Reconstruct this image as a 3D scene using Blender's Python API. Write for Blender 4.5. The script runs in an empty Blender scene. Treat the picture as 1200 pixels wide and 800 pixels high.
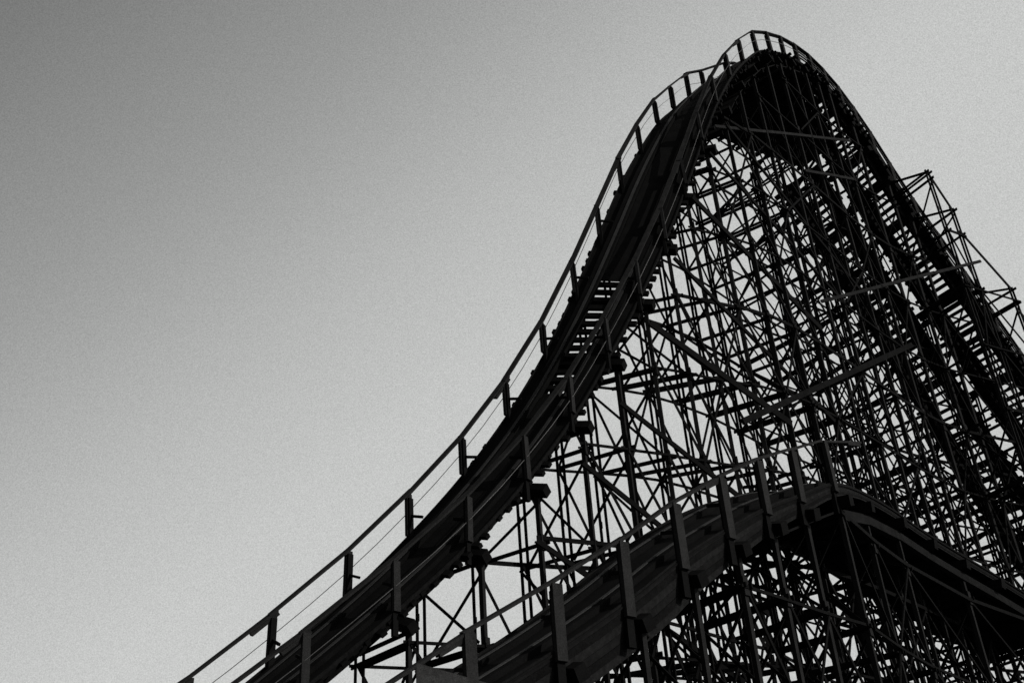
import bpy, math, random
from mathutils import Vector, Matrix
random.seed(11)
scene = bpy.context.scene
EYE = 1.7
# ------------------------------------------------------------------ camera
cd = bpy.data.cameras.new('camera'); cam = bpy.data.objects.new('camera', cd)
scene.collection.objects.link(cam); scene.camera = cam
cd.sensor_width = 36; cd.lens = 39.0; cd.clip_start = 0.1; cd.clip_end = 6000
zen = Vector((462-600, 2040, -1300)).normalized()
fw = Vector((0, 0, -1)); h = (fw - zen*fw.dot(zen)).normalized(); r = h.cross(zen)
cam.matrix_world = Matrix.Translation((0, 0, EYE)) @ Matrix((r, h, zen)).to_4x4()
# ------------------------------------------------------------------ world
SUN_EL, SUN_AZ = math.radians(24), math.radians(118)     # azimuth from +Y towards +X
world = bpy.data.worlds.new('World'); scene.world = world; world.use_nodes = True
nt = world.node_tree; nt.nodes.clear(); L = nt.links.new
def N(t, **k):
    n = nt.nodes.new(t)
    for a, b in k.items(): setattr(n, a, b)
    return n
sky = N('ShaderNodeTexSky', sky_type='NISHITA'); sky.sun_disc = False
sky.sun_elevation = SUN_EL; sky.sun_rotation = SUN_AZ
sky.air_density = 1.0; sky.dust_density = 3.0
bw = N('ShaderNodeRGBToBW'); L(sky.outputs[0], bw.inputs[0])
tc = N('ShaderNodeTexCoord')
# thin haze: the air brightens towards the side and height the structure stands in
dt = N('ShaderNodeVectorMath', operation='DOT_PRODUCT'); L(tc.outputs['Generated'], dt.inputs[0])
HD = r*.616 - Vector((0, 0, 0))
camup = Vector((cam.matrix_world[0][1], cam.matrix_world[1][1], cam.matrix_world[2][1])); camr = Vector((cam.matrix_world[0][0], cam.matrix_world[1][0], cam.matrix_world[2][0]))
HD = (camr*.616-camup*.788).normalized(); dt.inputs[1].default_value = HD; print('HD', HD)
mr = N('ShaderNodeMapRange', interpolation_type='LINEAR'); L(dt.outputs['Value'], mr.inputs['Value'])
mr.inputs['From Min'].default_value = -0.7; mr.inputs['From Max'].default_value = 0.1
mr.inputs['To Min'].default_value = 0.0; mr.inputs['To Max'].default_value = 1.0
ramp = N('ShaderNodeValToRGB'); L(mr.outputs[0], ramp.inputs[0])
cr = ramp.color_ramp; cr.interpolation = 'B_SPLINE'
stops = [(0.0, .06), (.15, .10), (.3, .168), (.425, .24), (.55, .305), (.69, .425), (.83, .515), (.9, .54), (1.0, .545)]
cr.elements[0].position, cr.elements[1].position = 0, 1
for p, v in stops[1:-1]: cr.elements.new(p)
for e, (p, v) in zip(cr.elements, stops): e.position = p; e.color = (v*.985, v, v*.985, 1)
nz = N('ShaderNodeTexNoise'); L(tc.outputs['Generated'], nz.inputs['Vector'])
nz.inputs['Scale'].default_value = 1050; nz.inputs['Detail'].default_value = 2
nm = N('ShaderNodeMapRange'); L(nz.outputs[0], nm.inputs['Value'])
nm.inputs['From Min'].default_value = .25; nm.inputs['From Max'].default_value = .75
nm.inputs['To Min'].default_value = .80; nm.inputs['To Max'].default_value = 1.20
mul = N('ShaderNodeVectorMath', operation='SCALE'); L(ramp.outputs[0], mul.inputs[0]); L(nm.outputs[0], mul.inputs['Scale'])
skm = N('ShaderNodeMath', operation='MULTIPLY'); L(bw.outputs[0], skm.inputs[0]); skm.inputs[1].default_value = 0.02
add = N('ShaderNodeVectorMath', operation='ADD'); L(mul.outputs[0], add.inputs[0]); L(skm.outputs[0], add.inputs[1])
bg = N('ShaderNodeBackground'); L(add.outputs[0], bg.inputs[0]); bg.inputs[1].default_value = 1.0
wo = N('ShaderNodeOutputWorld'); L(bg.outputs[0], wo.inputs[0])
sd = bpy.data.lights.new('sun', 'SUN'); sd.energy = 2.0; sd.angle = math.radians(.5); sd.color = (1, .97, .93)
sun = bpy.data.objects.new('sun', sd); scene.collection.objects.link(sun)
sdir = Vector((math.sin(SUN_AZ)*math.cos(SUN_EL), math.cos(SUN_AZ)*math.cos(SUN_EL), math.sin(SUN_EL)))
sun.rotation_euler = sdir.to_track_quat('Z', 'Y').to_euler()
vs = scene.view_settings; vs.view_transform = 'Standard'; vs.look = 'None'; vs.exposure = 0; vs.gamma = 1; vs.use_curve_mapping = False

# ------------------------------------------------------------------ materials
def mat(name, base, var=.35, rough=.85, metal=0, scale=3.0, bump=.25, spec=.2):
    m = bpy.data.materials.new(name); m.use_nodes = True; t = m.node_tree; b = t.nodes['Principled BSDF']
    co = t.nodes.new('ShaderNodeTexCoord'); mp = t.nodes.new('ShaderNodeMapping'); mp.inputs['Scale'].default_value = (1, 1, 1)
    n1 = t.nodes.new('ShaderNodeTexNoise'); n1.inputs['Scale'].default_value = scale; n1.inputs['Detail'].default_value = 6; n1.inputs['Roughness'].default_value = .7
    n2 = t.nodes.new('ShaderNodeTexNoise'); n2.inputs['Scale'].default_value = scale*14; n2.inputs['Detail'].default_value = 3
    mx = t.nodes.new('ShaderNodeMath'); mx.operation = 'MULTIPLY'
    rp = t.nodes.new('ShaderNodeMapRange'); rp.inputs['From Min'].default_value = .12; rp.inputs['From Max'].default_value = .4
    rp.inputs['To Min'].default_value = base*(1-var); rp.inputs['To Max'].default_value = base*(1+var)
    bp = t.nodes.new('ShaderNodeBump'); bp.inputs['Strength'].default_value = bump; bp.inputs['Distance'].default_value = .02
    l = t.links.new
    l(co.outputs['Object'], mp.inputs[0]); l(mp.outputs[0], n1.inputs['Vector']); l(mp.outputs[0], n2.inputs['Vector'])
    l(n1.outputs[0], mx.inputs[0]); l(n2.outputs[0], mx.inputs[1]); l(mx.outputs[0], rp.inputs['Value'])
    l(rp.outputs[0], b.inputs['Base Color']); l(n2.outputs[0], bp.inputs['Height']); l(bp.outputs[0], b.inputs['Normal'])
    b.inputs['Roughness'].default_value = rough; b.inputs['Metallic'].default_value = metal; b.inputs['Specular IOR Level'].default_value = spec
    return m
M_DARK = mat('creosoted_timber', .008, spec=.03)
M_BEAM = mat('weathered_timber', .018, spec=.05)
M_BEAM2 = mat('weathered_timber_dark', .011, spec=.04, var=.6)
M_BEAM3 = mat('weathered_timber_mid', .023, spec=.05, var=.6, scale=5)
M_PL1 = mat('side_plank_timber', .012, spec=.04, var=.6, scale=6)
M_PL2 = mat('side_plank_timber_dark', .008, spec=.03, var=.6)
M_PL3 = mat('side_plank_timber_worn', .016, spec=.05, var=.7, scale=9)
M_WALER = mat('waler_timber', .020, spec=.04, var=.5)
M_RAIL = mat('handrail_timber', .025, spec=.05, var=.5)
M_STEEL = mat('track_steel', .045, rough=.6, metal=.3)
M_BOARD = mat('deck_board', .009, spec=.04)
M_WIRE = mat('wire', .08, rough=.5, metal=.5)
M_GROUND = mat('ground_soil', .10, scale=.4)
M_PANEL = mat('panel_board', .05, spec=.05, var=.6, scale=6)

# ------------------------------------------------------------------ helpers
class MB:
    def __init__(s): s.v = []; s.f = []
    def beam(s, a, b, w, d, side=None):
        """rectangular timber a->b; w is its size along `side`, d the other way"""
        a = Vector(a); b = Vector(b); t = b-a
        if t.length < 1e-5: return s
        t.normalize(); sd_ = Vector(side) if side is not None else Vector((0, 0, 1))
        u = sd_ - t*sd_.dot(t)
        if u.length < 1e-3: u = Vector((1, .3, 0)); u = u - t*u.dot(t)
        u.normalize(); q = t.cross(u); k = len(s.v)
        for p in (a, b):
            for x, y in ((-1, -1), (1, -1), (1, 1), (-1, 1)): s.v.append(p+u*(x*w/2)+q*(y*d/2))
        s.f += [tuple(k+i for i in f) for f in ((3, 2, 1, 0), (4, 5, 6, 7), (0, 1, 5, 4), (1, 2, 6, 5), (2, 3, 7, 6), (3, 0, 4, 7))]
        return s
    def ribbon(s, rings):
        """rings: list of 4-corner loops swept into a closed bar"""
        k = len(s.v)
        for r_ in rings: s.v += [Vector(p) for p in r_]
        n = len(rings)
        for i in range(n-1):
            for j in range(4):
                a = k+4*i+j; b = k+4*i+(j+1) % 4; s.f.append((a, b, b+4, a+4))
        s.f.append((k+3, k+2, k+1, k)); e = k+4*(n-1); s.f.append((e, e+1, e+2, e+3)); return s
    def build(s, name, m, parent=None):
        me = bpy.data.meshes.new(name); org = s.v[0] if s.v else Vector()
        me.from_pydata([v-org for v in s.v], [], s.f); me.materials.append(m); me.update()
        o = bpy.data.objects.new(name, me); scene.collection.objects.link(o)
        o.location = org
        if parent is not None:
            o.parent = parent; o.location = org - base_of(parent)
        return o
def base_of(o):
    p = Vector(o.location)
    while o.parent is not None: o = o.parent; p = p + Vector(o.location)
    return p
def thing(name, label, cat, loc, group=None):
    o = bpy.data.objects.new(name, None); scene.collection.objects.link(o); o.location = loc; o.empty_display_size = .3
    tag(o, label, cat, group); return o
def tag(o, label=None, cat=None, group=None, kind=None):
    if label: o['label'] = label
    if cat: o['category'] = cat
    if group: o['group'] = group
    if kind: o['kind'] = kind
    return o
ORD = ['first', 'second', 'third', 'fourth', 'fifth', 'sixth', 'seventh', 'eighth', 'ninth', 'tenth', 'eleventh', 'twelfth', 'thirteenth', 'fourteenth', 'fifteenth', 'sixteenth', 'seventeenth', 'eighteenth', 'nineteenth', 'twentieth']
def catmull(P, t):
    n = len(P)-1; i = min(max(int(math.floor(t)), 0), n-1); u = t-i
    p1, p2 = P[i], P[i+1]; p0 = P[i-1] if i > 0 else p1*2-p2; p3 = P[i+2] if i+2 <= n else p2*2-p1
    return .5*((2*p1)+(p2-p0)*u+(2*p0-5*p1+4*p2-p3)*u*u+(3*p1-p0-3*p2+p3)*u**3)
Z = Vector((0, 0, 1))
def V(l): return [Vector((x, y, z+EYE)) for x, y, z in l]

# ------------------------------------------------------------------ ground
g = MB(); g.v = [Vector(p) for p in ((-3000, -3000, 0), (3000, -3000, 0), (3000, 3000, 0), (-3000, 3000, 0))]; g.f = [(0, 1, 2, 3)]
tag(g.build('ground', M_GROUND), kind='structure')

# handrail-top lines of the tall hill: right hand (nearer) and left hand side
UN = V([(-9.12, 23.51, 5.09), (-7.16, 24.23, 6.62), (-5.19, 24.95, 8.35), (-3.23, 25.68, 10.23), (-1.44, 26.38, 12.12), (0.12, 27.04, 14.11), (1.54, 27.63, 16.21), (2.82, 28.15, 18.49), (4.07, 28.65, 20.91), (5.23, 29.17, 23.41), (6.3, 29.7, 25.97), (7.32, 30.23, 28.59), (8.33, 30.95, 31.08), (9.34, 31.95, 33.31), (10.37, 33.11, 35.3), (11.41, 34.29, 37.01), (12.44, 35.5, 38.2), (13.44, 36.67, 39.13), (14.41, 37.76, 39.72), (15.33, 38.73, 39.95), (16.16, 39.56, 39.79), (16.91, 40.23, 39.23), (17.58, 40.76, 38.29), (18.22, 41.2, 36.97), (18.89, 41.64, 35.28), (19.65, 42.08, 33.38), (20.52, 42.55, 31.48), (21.4, 43.03, 29.55), (22.28, 43.54, 27.69), (23.16, 44.07, 25.79), (24.04, 44.64, 23.92), (24.97, 45.21, 22.04), (25.89, 45.83, 20.19), (26.89, 46.51, 18.39), (27.98, 47.24, 16.64), (29.15, 48.02, 14.94), (30.4, 48.87, 13.34), (31.73, 49.77, 11.89), (33.15, 50.72, 10.64), (34.65, 51.73, 9.64), (36.23, 52.8, 8.89), (37.9, 53.92, 8.44), (39.64, 55.1, 8.24)])
UF = V([(-9.83, 25.39, 6.37), (-8.08, 25.95, 7.77), (-6.32, 26.51, 9.38), (-4.57, 27.08, 11.13), (-3.06, 27.62, 12.89), (-1.59, 28.16, 14.82), (-0.26, 28.66, 16.88), (1.0, 29.06, 19.16), (2.16, 29.36, 21.62), (3.23, 29.71, 24.15), (4.26, 30.21, 26.68), (5.26, 31.04, 29.0), (6.25, 32.05, 31.19), (7.26, 33.3, 33.12), (8.28, 34.52, 34.98), (9.33, 35.95, 36.53), (10.74, 36.86, 37.87), (11.76, 38.05, 38.87), (12.75, 39.18, 39.53), (13.7, 40.21, 39.82), (14.62, 41.13, 39.72), (15.5, 41.92, 39.23), (16.27, 42.52, 38.29), (16.99, 43.03, 36.97), (17.7, 43.49, 35.28), (18.46, 43.93, 33.38), (19.3, 44.38, 31.48), (20.12, 44.82, 29.55), (20.93, 45.28, 27.69), (21.73, 45.75, 25.79), (22.57, 46.27, 23.92), (23.47, 46.82, 22.04), (24.39, 47.44, 20.19), (25.39, 48.12, 18.39), (26.48, 48.85, 16.64), (27.65, 49.63, 14.94), (28.9, 50.48, 13.34), (30.23, 51.38, 11.89), (31.65, 52.33, 10.64), (33.15, 53.34, 9.64), (34.73, 54.41, 8.89), (36.4, 55.53, 8.44), (38.14, 56.71, 8.24)])
# handrail-top line of the low hill in front, right hand side
LN = V([(-5.1, 17.2, 3.1), (-2.8, 18.3, 4.9), (-1.14, 19.39, 6.26), (0.49, 20.41, 7.45), (1.94, 21.43, 8.61), (3.27, 22.44, 9.81), (4.57, 23.53, 10.84), (5.76, 24.69, 11.76), (6.96, 25.9, 12.56), (8.19, 27.12, 13.35), (9.55, 29.3, 14.05), (11.1, 31.5, 14.36), (12.67, 33.59, 14.39), (14.16, 35.16, 14.21), (15.72, 36.67, 13.97), (17.33, 38.15, 13.63), (19.0, 39.58, 13.19), (20.75, 40.88, 12.74), (22.5, 42.18, 12.23), (24.25, 43.48, 11.66), (26.0, 44.78, 11.03), (27.75, 46.08, 10.34), (29.5, 47.38, 9.59), (31.25, 48.68, 8.78), (33.0, 49.98, 7.91)])
LR = LN[:10]+[Vector((10.2, 29.4, 14.25+EYE)), Vector((11.2, 30.8, 14.4+EYE))]
LF = []
for i, p in enumerate(LN):
    d = LN[min(i+1, len(LN)-1)]-LN[max(i-1, 0)]; d.z = 0; d.normalize()
    LF.append(p+Vector((-d.y, d.x, 0))*2.3+Z*(.7 if i < 9 else .3))
RAILH = 1.12

def frame(Np, Fp, t):
    """deck frame: centre, tangent, lateral (towards the right hand rail), normal"""
    a = catmull(Np, t)-Z*RAILH; b = catmull(Fp, t)-Z*RAILH
    e = .02; c2 = (catmull(Np, t+e)+catmull(Fp, t+e))/2; c1 = (catmull(Np, t-e)+catmull(Fp, t-e))/2
    T = (c2-c1).normalized(); W = (a-b); hw = W.length/2; W.normalize(); Nn = W.cross(T).normalized()
    return (a+b)/2, T, W, Nn, hw
def sweep(Np, Fp, t0, t1, step, off, w, up0, up1):
    rings = []; n = max(2, int((t1-t0)/step)+1)
    for i in range(n):
        t = t0+(t1-t0)*i/(n-1); c, T, W, Nn, hw = frame(Np, Fp, t)
        o = off(hw) if callable(off) else off
        rings.append([c+W*(o-w/2)+Nn*up0, c+W*(o+w/2)+Nn*up0, c+W*(o+w/2)+Nn*up1, c+W*(o-w/2)+Nn*up1])
    return rings
def build_track(label, Np, Fp, t0, t1, tie_sp, bents, skirt=(.10, 2, False), middle=()):
    c0 = frame(Np, Fp, t0)[0]
    tr = thing('coaster_track', label, 'roller coaster track', (c0.x, c0.y, c0.z-.5))
    for s in (-1, 1):
        m = MB()
        m.ribbon(sweep(Np, Fp, t0, t1, .25, s*.60, .36, -.17, -.005))
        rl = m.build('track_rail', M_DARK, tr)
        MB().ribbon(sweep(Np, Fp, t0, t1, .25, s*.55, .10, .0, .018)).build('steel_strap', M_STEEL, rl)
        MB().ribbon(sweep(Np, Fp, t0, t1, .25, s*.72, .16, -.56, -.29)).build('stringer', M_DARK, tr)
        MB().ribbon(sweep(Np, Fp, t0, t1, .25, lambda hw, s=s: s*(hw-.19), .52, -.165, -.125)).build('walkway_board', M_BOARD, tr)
        for k in range(skirt[1] if s > 0 else 2):       # lapped side planks
            ph = skirt[0] if s > 0 else .10; jj = random.uniform(0, .022)
            rings = []
            n = int((t1-t0)*4)+1
            for i in range(n):
                t = t0+(t1-t0)*i/(n-1); c, T, W, Nn, hw = frame(Np, Fp, t)
                tp = min(1, max(.28, 1-(t-4.5)*.13)) if skirt[2] else 1
                o = s*(hw+(.0 if skirt[2] and s > 0 else .06)+jj); u1 = -.08-k*ph*tp; u0 = u1-ph*tp*.96
                rings.append([c+W*(o-.022)+Nn*u0, c+W*(o+.022)+Nn*u0, c+W*(o+.022)+Nn*u1, c+W*(o-.022)+Nn*u1])
            MB().ribbon(rings).build('side_plank', (M_PL1, M_PL2, M_PL3)[k % 3], tr)
    for (b0, b1) in middle:
        MB().ribbon(sweep(Np, Fp, b0, b1, .25, 0, .80, -.155, -.12)).build('middle_board', M_BOARD, tr)
    # ties, evenly spaced along the run
    ties = []; t = t0; acc = 0; prev = frame(Np, Fp, t0)[0]
    while t < t1:
        c = frame(Np, Fp, t)[0]; acc += (c-prev).length; prev = c
        if acc >= tie_sp: acc = 0; ties.append(t)
        t += .01
    ties.sort(key=lambda t: (frame(Np, Fp, t)[0]-Vector((0, 0, EYE))).length)
    def tie(m, t):
        c, T, W, Nn, hw = frame(Np, Fp, t); j = random.uniform(-.1, .16); k = random.uniform(-.06, .22)
        e_ = hw-.06 if skirt[2] else hw+.14+k
        m.beam(c-W*(hw+.10+j)-Nn*.23, c+W*e_-Nn*.23, .115, .15+random.uniform(-.02, .03), Nn)
    for t in ties[:100]:
        m = MB(); tie(m, t); m.build('tie', M_DARK, tr)
    if len(ties) > 100:
        m = MB()
        for t in ties[100:]: tie(m, t)
        tag(m.build('tie', M_DARK, tr), kind='stuff', label='closely set cross ties of the farther track')
    for t in bents:
        c, T, W, Nn, hw = frame(Np, Fp, t)
        m = MB()
        m.beam(c-W*(hw+.30)-Nn*.62, c+W*(hw+(.12 if t > 15.5 else .30 if skirt[2] else .30)+random.uniform(0, .14))-Nn*.62, .30, .26, Nn)
        m.build('ledger', M_DARK, tr)
    return tr
def build_handrail(label, P, O, t0, t1, side, posts, boards=None, wire=True, ph=1.2, pw=.17):
    c0 = catmull(P, t0)
    hr = thing('handrail', label, 'handrail', (c0.x, c0.y, c0.z-RAILH))
    def fr(t):
        p = catmull(P, t); T = (catmull(P, t+.02)-catmull(P, t-.02)).normalized(); W = (p-catmull(O, t)); W.normalize(); return p, T, W, W.cross(T).normalized()*side
    # top rail of lapped boards: each joint steps a little
    tt = t0
    while tt < t1-.01:
        te = min(tt+2, t1)
        m = MB(); rings = []
        for i in range(3):
            t = tt+(te-tt)*i/2+(-.05, 0, .05)[i]; p, T, W, Nn = fr(min(max(t, t0), t1)); Nn = Nn if Nn.z > 0 else -Nn
            j = .02*((int(tt) // 2) % 2)
            w = .17
            rings.append([p-W*w/2+Nn*(.0+j), p+W*w/2+Nn*(.0+j), p+W*w/2+Nn*(.055+j), p-W*w/2+Nn*(.055+j)])
        m.ribbon(rings); m.build('top_rail', M_RAIL, hr)
        p, T, W, Nn = fr(te if te < t1 else te-.05); Nn = Nn if Nn.z > 0 else -Nn
        if tt % 4 < 2:
            MB().beam(p-T*.75-Nn*.045, p+T*.1-Nn*.045, .09, .15, Nn).build('splice_block', M_RAIL, hr)
        tt += 2
    for t in posts:
        p, T, W, Nn = fr(t); out = W*.06
        h_ = Vector((T.x, T.y, 0)).normalized()
        m = MB(); a = p+out-Z*.02; b = p+out-Z*(ph+random.uniform(-.05, .14))+T*random.uniform(-.03, .03)+W*random.uniform(-.02, .03)
        m.beam(b, a, pw*.55, pw*1.15, W); po = m.build('post', M_RAIL, hr)
        m = MB(); m.beam(b-Z*.62-W*.075*1, a-W*.075-Z*random.uniform(.06, .14), pw*.55, pw*.9, W); m.build('post_batten', M_DARK, hr)
        if t <= 9:
            m = MB(); m.beam(p+out-Z*.66, p-W*.5-Z*.66, .07, .06, Z); m.build('bracket', M_DARK, hr)
    for k in range(boards[2] if boards else 0):
        rings = []; b0, b1 = boards[0], boards[1]; n = int((b1-b0)*3)
        for i in range(n+1):
            t = b0+(b1-b0)*i/n; p, T, W, Nn = fr(t); Nn = Nn if Nn.z > 0 else -Nn; q = p-Nn*(.22+.24*k)-W*.05
            rings.append([q-W*.02-Nn*.05, q+W*.02-Nn*.05, q+W*.02+Nn*.05, q-W*.02+Nn*.05])
        MB().ribbon(rings).build('mid_rail', M_DARK, hr)
    if wire:
        rings = []; n = int((t1-t0)*2)
        for i in range(n+1):
            t = t0+(t1-t0)*i/n; p, T, W, Nn = fr(t); q = p-Z*.6+W*.12; e = .009
            rings.append([q-W*e-Z*e, q+W*e-Z*e, q+W*e+Z*e, q-W*e+Z*e])
        MB().ribbon(rings).build('cable', M_WIRE, hr)
    return hr

# ------------------------------------------------------------------ trestle bents
LEV = [1.0+3.0*k for k in range(16)]
def bent_lines(Np, Fp, t, outs, fouts):
    """leg lines of a bent: list of (xy, top z, kind)"""
    c, T, W, Nn, hw = frame(Np, Fp, t)
    hl = Vector((W.x, W.y, 0)).normalized(); H = Vector((T.x, T.y, 0)).normalized()
    a = c+W*(hw+.05)-Nn*.7; b = c-W*(hw+.05)-Nn*.7
    lines = [('near', a, a.z+.1, 0), ('far', b, b.z+.1, 0)]
    for i, (o, dz) in enumerate(outs): lines.append(('out%d' % i, a+hl*o, a.z-dz, 1))
    for i, (o, dz) in enumerate(fouts): lines.append(('fout%d' % i, b-hl*o, b.z-dz, 1))
    return lines, hl, H
def at(l, z): return Vector((l[1].x, l[1].y, z))
def build_bent(label, group, Np, Fp, t, outs=(), fouts=(), nxt=None, zmin=0.0, lite=False, solo=False):
    lines, hl, H = bent_lines(Np, Fp, t, outs, fouts)
    c = (lines[0][1]+lines[1][1])/2
    bt = thing('trestle_bent', label, 'trestle bent', (c.x, c.y, 0), group)
    D = {l[0]: l for l in lines}
    jz = random.uniform(-.12, .12)
    if solo:
        MB().beam(at(lines[0], zmin), at(lines[0], lines[0][2]), .11, .11, hl).build('leg', M_BEAM, bt)
        MB().beam(at(lines[0], lines[0][2]-.3)+hl*.1, at(lines[1], lines[1][2]-.3), .12, .05, Z).build('ledger', M_DARK, bt); return bt
    for l in lines:
        m = MB(); w = .115
        if l[0] in ('near',):                       # paired planks with a gap between them
            m.beam(at(l, zmin)-H*.0, at(l, l[2]), w*1.05, w, hl)
            for z in LEV:
                if z+.5 < l[2]:
                    m.beam(at(l, z+jz-.22)+hl*.075, at(l, z+jz+.22)+hl*.075, w*.5, w*1.5, hl)
                    m.beam(at(l, z+jz)+hl*.04-H*.2, at(l, z+jz)+hl*.04+H*.2, .05, .05, hl)
        else:
            m.beam(at(l, zmin)-H*.10, at(l, l[2])-H*.10, w*.7, .04, hl); m.beam(at(l, zmin)+H*.10, at(l, l[2])+H*.10, w*.7, .04, hl)
            for z in LEV:
                if z+1.5 < l[2]: m.beam(at(l, z+1.2)-H*.08, at(l, z+1.4)-H*.08, w*.7, .05, hl)
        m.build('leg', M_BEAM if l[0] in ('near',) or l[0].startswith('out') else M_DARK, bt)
    order = [D[k] for k in ('fout1', 'fout0', 'far', 'near', 'out0', 'out1', 'out2') if k in D]
    zt = [l[2] for l in order]
    # transverse ledgers and X braces between neighbouring legs
    for i in range(len(order)-1):
        p, q = order[i], order[i+1]; top = min(p[2], q[2])
        levs = [z+jz for z in LEV if z+jz < top-.4 and z > zmin]+[top-.15]
        for k, z in enumerate(levs):
            s = H*.10
            ex = .18
            m = MB(); m.beam(at(p, z)-hl*ex+s, at(q, z)+hl*ex+s, (.105, .12)[k % 2], .045, Z)
            if k % 3 == 0: m.beam(at(p, z)-hl*ex-s, at(q, z)+hl*ex-s, .105, .045, Z)
            m.build('ledger', M_DARK, bt)
            if k+1 < len(levs):
                z2 = levs[k+1]
                if z2-z < .8: continue
                if lite and k % 2: continue
                m = MB(); m.beam(at(p, z+.1)+H*.15, at(q, z2-.1)+H*.15, .075, .04, Z)
                if not lite or k % 3 == 0: m.beam(at(q, z+.1)-H*.15, at(p, z2-.1)-H*.15, .075, .04, Z)
                m.build('cross_brace', M_DARK, bt)
        if q[3] and q[0].startswith('out'):          # sloping strut from the top of the short leg up to the taller one
            m = MB(); m.beam(at(q, q[2]-.1), at(p, min(p[2]-.3, q[2]+(q[1]-p[1]).length*1.0)), .14, .06, H); m.build('strut', M_DARK, bt)
        if p[3] and p[0].startswith('fout'):
            m = MB(); m.beam(at(p, p[2]-.1), at(q, min(q[2]-.3, p[2]+(q[1]-p[1]).length*1.0)), .14, .06, H); m.build('strut', M_DARK, bt)
    # bay members reaching to the next bent
    if nxt is not None:
        nl, hl2, H2 = bent_lines(Np, Fp, nxt[0], nxt[1], nxt[2]); DN = {l[0]: l for l in nl}
        for nme, l in D.items():
            if nme not in DN: continue
            n = DN[nme]; top = min(l[2], n[2]); par = nxt[3]
            if l[3]:                                  # sloping cap from one short leg top to the next
                MB().beam(at(l, l[2]-(.05 if t == 24 else 1.3)), at(n, n[2]-.08), .10, .06, Z).build('cap_strut', M_BEAM, bt)
            levs = [z for z in LEV if z < top-.3 and z > zmin]
            sgn = hl if (nme == 'near' or nme.startswith('out')) else -hl
            for k, z in enumerate(levs):
                m = MB(); big = (k % 3 == 1)
                m.beam(at(l, z)+sgn*.11-H*.2, at(n, z)+sgn*.11+H*.2, .12 if big else .075, .045, Z)
                zz = levs[k+1] if k+1 < len(levs) else None
                zz = levs[k+1] if k+1 < len(levs) else None
                if zz:
                    m.beam(at(l, zz)+sgn*.07, at(n, z)+sgn*.07, .075, .04, Z)
                    if (k+par) % 3 == 0: m.beam(at(l, z)+sgn*.10, at(n, zz)+sgn*.10, .07, .04, Z)
                m.build('bay_brace', M_DARK, bt)
    return bt

# ---- tall hill
RAKE = {8: (12.0, 18.5, 15.9), 9: (14.0, 21.3, 17.0), 10: (14.5, 24.2, 21.0), 11: (16.0, 26.6, 23.5), 12: (17.5, 28.5, 25.0), 7: (11.0, 15.5, 12.0), 6: (10.0, 13.4, 9.5), 5: (9.0, 11.0, 7.6)}
UT0, UT1 = 0.0, 42.0
up_bents = [float(i) for i in list(range(0, 30))+[31, 33, 35, 37, 39, 41]]
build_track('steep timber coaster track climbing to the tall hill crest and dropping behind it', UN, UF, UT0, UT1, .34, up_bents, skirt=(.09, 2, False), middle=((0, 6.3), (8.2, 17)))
build_handrail('long handrail on the left open-sky side of the tall hill track', UF, UN, 0, 17, 1, [float(i) for i in range(0, 17)])
build_handrail('long handrail on the right inner side of the tall hill track, over the crest', UN, UF, 0, 42, 1, [float(i) for i in range(0, 42)], boards=(18.0, 42.0, 3))
def outs_u(i):
    return ((2.1, 1.0),) if i >= 24 else ()
def fouts_u(i):
    if i >= 19: return ((2.7, 1.6), (5.4, 2.6))
    return ()
full = list(range(0, 15))+[16, 18, 20, 22, 24, 25, 27, 29, 31, 33, 35, 37, 39, 41]
for i in range(0, 42):
    if i not in full and i > 20: continue
    j = next((k for k in full if k > i), None)
    nx = (float(j), outs_u(j), fouts_u(j), full.index(i) % 2) if (j and i in full) else None
    if i < 15: lb = 'tall dark timber trestle under the climbing track, %s along counted from the lower left' % ORD[i]
    elif i < 22: lb = 'tallest slender timber trestle under the rounded crest, %s along counted from the left' % ORD[i-15]
    else: lb = 'timber trestle with stepped outer legs under the drop, %s down from the crest' % ORD[i-22]
    bt = build_bent(lb, 'trestle bents of the tall hill', UN, UF, float(i), outs_u(i), fouts_u(i), nx, lite=(i % 2 == 1 or i >= 10), solo=i not in full)
    # long raking timbers down the inner face of the hill
    if i in RAKE:
        t2, z1, z2 = RAKE[i]
        c, T, W, Nn, hw = frame(UN, UF, float(i)); a = catmull(UN, i); b = catmull(UN, t2)
        wl = Vector((W.x, W.y, 0)).normalized()*.2
        MB().beam(Vector((a.x, a.y, z1+EYE))+wl, Vector((b.x, b.y, z2+EYE))+wl, (.22 if i in (8, 10) else .14), .07, Z).build('raker', M_DARK, bt)

# ---- a further run of track behind the drop, seen edge-on through the trestles
def shifted(o, dz, w):
    A = []; B = []
    for i in range(17, 42):
        hl = UN[i]-UF[i]; hl.z = 0; hl.normalize(); a = UN[i]-hl*o-Z*(dz+(i-17)*.05)
        A.append(a); B.append(a-hl*w)
    return A, B
for (o, dz, lb) in ((2.75, .5, 'hidden parallel timber track falling steeply behind the drop, seen through the trestles'),):
    RN, RF = shifted(o, dz, 2.2)
    build_track(lb, RN, RF, 5.0, 24, .40, [float(i) for i in range(5, 24)])

# ---- low hill in front
build_track('low timber coaster track rising in front of the trestles and levelling out', LN, LF, 0, 24, .42, [float(i) for i in range(0, 24)], skirt=(.16, 6, True), middle=((0, 8),))
build_handrail('handrail on thick posts along the near side of the low front track', LR, LF, 0, 9.75, 1, [float(i) for i in range(0, 10)], ph=1.45, pw=.2, wire=False)
for i in list(range(0, 12))+list(range(13, 25, 2)):
    nx = (float(i+1 if i < 11 else i+2), (), (), i % 2) if i < 23 else None
    build_bent('short timber trestle under the low front track, %s along counted from the lower left' % ORD[i if i < 12 else (i-13)//2+12], 'trestle bents of the low hill', LN, LF, float(i), (), (), nx)
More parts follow.
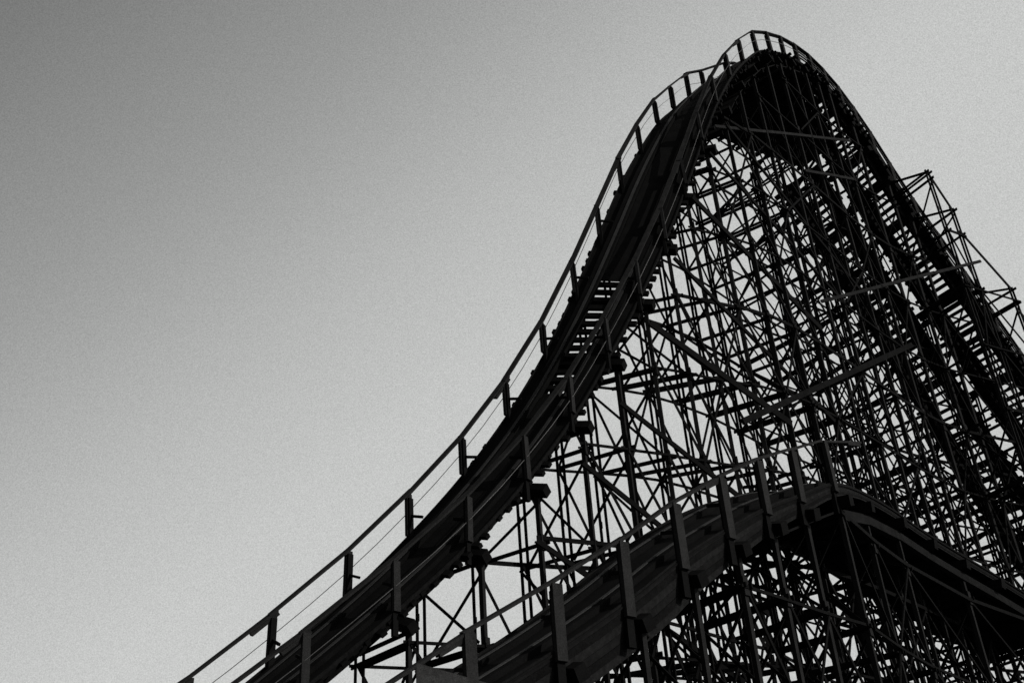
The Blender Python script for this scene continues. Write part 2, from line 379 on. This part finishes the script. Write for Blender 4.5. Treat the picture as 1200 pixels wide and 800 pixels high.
# ---- broad boarded floors seen from below
def floor_slab(label, cat, name, inner, outer, th):
    """boarded floor: planks run along, joists across below"""
    o0 = inner[len(inner)//2]
    f_ = thing(name, label, cat, (o0.x, o0.y, o0.z-.4))
    n = len(inner); m = 9
    for k in range(m):
        rings = []
        for a, b in zip(inner, outer):
            w = (b-a); e = w/m; p = a+e*k; q = a+e*(k+.97)
            rings.append([p, q, q+Z*th, p+Z*th])
        MB().ribbon(rings).build('floor_board', M_BOARD, f_)
    for a, b in zip(inner, outer):
        MB().beam(a-Z*.12-(b-a)*.02, b-Z*.12+(b-a)*.03, .2, .1, Z).build('joist', M_DARK, f_)
    return f_
inner = []; outer = []
for k, (t, w0, w1) in enumerate([(11.6, -.2, 1.4), (12.6, -.1, 2.0), (13.6, 0, 2.7), (14.6, 0, 3.5), (15.6, 0, 4.2), (16.6, 0, 4.8), (17.6, 0, 5.2), (18.6, .2, 5.3), (19.6, .5, 5.1), (20.4, .7, 4.6), (21.2, .9, 4.0), (22.0, 1.1, 3.4)]):
    c, T, W, Nn, hw = frame(UN, UF, t); hl = Vector((W.x, W.y, 0)).normalized()
    a = c+W*hw-Nn*.85; inner.append(a-hl*w0); outer.append(a-hl*w1)
floor_slab('dark boarded service floor under the rounded crest of the tall hill', 'service floor', 'service_floor', inner, outer, .06)
inner = []; outer = []
for k, (t, w1) in enumerate([(7.0, 1.8), (8.0, 2.0), (9.0, 2.2), (10.0, 2.4), (11.0, 2.6), (12.0, 2.7), (13.0, 2.8), (14.0, 2.8), (15.0, 2.8), (16.0, 2.8)]):
    c, T, W, Nn, hw = frame(LN, LF, t); hl = Vector((W.x, W.y, 0)).normalized()
    a = c+W*(hw+.1)-Nn*.85; inner.append(a); outer.append(a-hl*w1)
fl = floor_slab('dark boarded service floor under the level end of the low front track', 'service floor', 'service_floor', inner, outer, .06)
for k in (0, 1):
    m = MB()
    src = inner if k == 0 else outer
    for a, b in zip(src[2:], src[3:]): m.beam(a-Z*.15+(a-b)*.02, b-Z*.15, .26, .16, Z)
    m.build('edge_beam', M_BEAM2, fl)
# ---- pale walers nailed across the front of the trestles
def waler(label, a, b, w=.12):
    a = Vector(a)+Z*EYE; b = Vector(b)+Z*EYE; m = MB(); n = 3
    for i in range(n):
        p = a.lerp(b, i/n); q = a.lerp(b, (i+1)/n); off = Vector((.12, -.12, 0))+Z*.015*(i % 2)
        m.beam(p+off-(q-p)*.03, q+off, w, .05, Z)
    o = m.build('waler', M_WALER, None); tag(o, label, 'timber beam', 'pale walers across the trestles'); return o
waler('pale weathered timber crossing just below the dark crest floor on the tall trestles', (8.0, 30.9, 28.4), (16.2, 39.2, 34.6))
waler('short pale weathered timber below the right end of the dark crest floor', (12.4, 35.3, 29.7), (15.6, 38.6, 31.8))
waler('long pale timber rising to the right across the dense trestles under the drop', (11.39, 34.15, 22.48), (20.79, 40.36, 28.12), .13)
m = MB(); m.beam(Vector((6.7, 29.45, 15.35+EYE)), Vector((15.6, 37.3, 22.3+EYE)), .20, .10, Z)
tag(m.build('crossbeam', M_PL2), 'thick black beam rising to the right across the middle of the trestles', 'timber beam')
# ---- plywood panel at the foot
m = MB(); P = [Vector((-1.75, 16.41, 4.24)), Vector((-1.74, 16.41, 4.9)), Vector((-0.45, 16.69, 4.52)), Vector((-0.47, 16.69, 4.23))]; P = [p_+Z*EYE for p_ in P]
n_ = (P[1]-P[0]).cross(P[3]-P[0]).normalized()*.03
m.v = [p-n_ for p in P]+[p+n_ for p in P]; m.f = [(3, 2, 1, 0), (4, 5, 6, 7)]+[(i, (i+1) % 4, (i+1) % 4+4, i+4) for i in range(4)]
tag(m.build('board_panel', M_PANEL), 'grey sloping topped board panel at the bottom edge beside the low track', 'panel')
print('objects', len(bpy.data.objects))
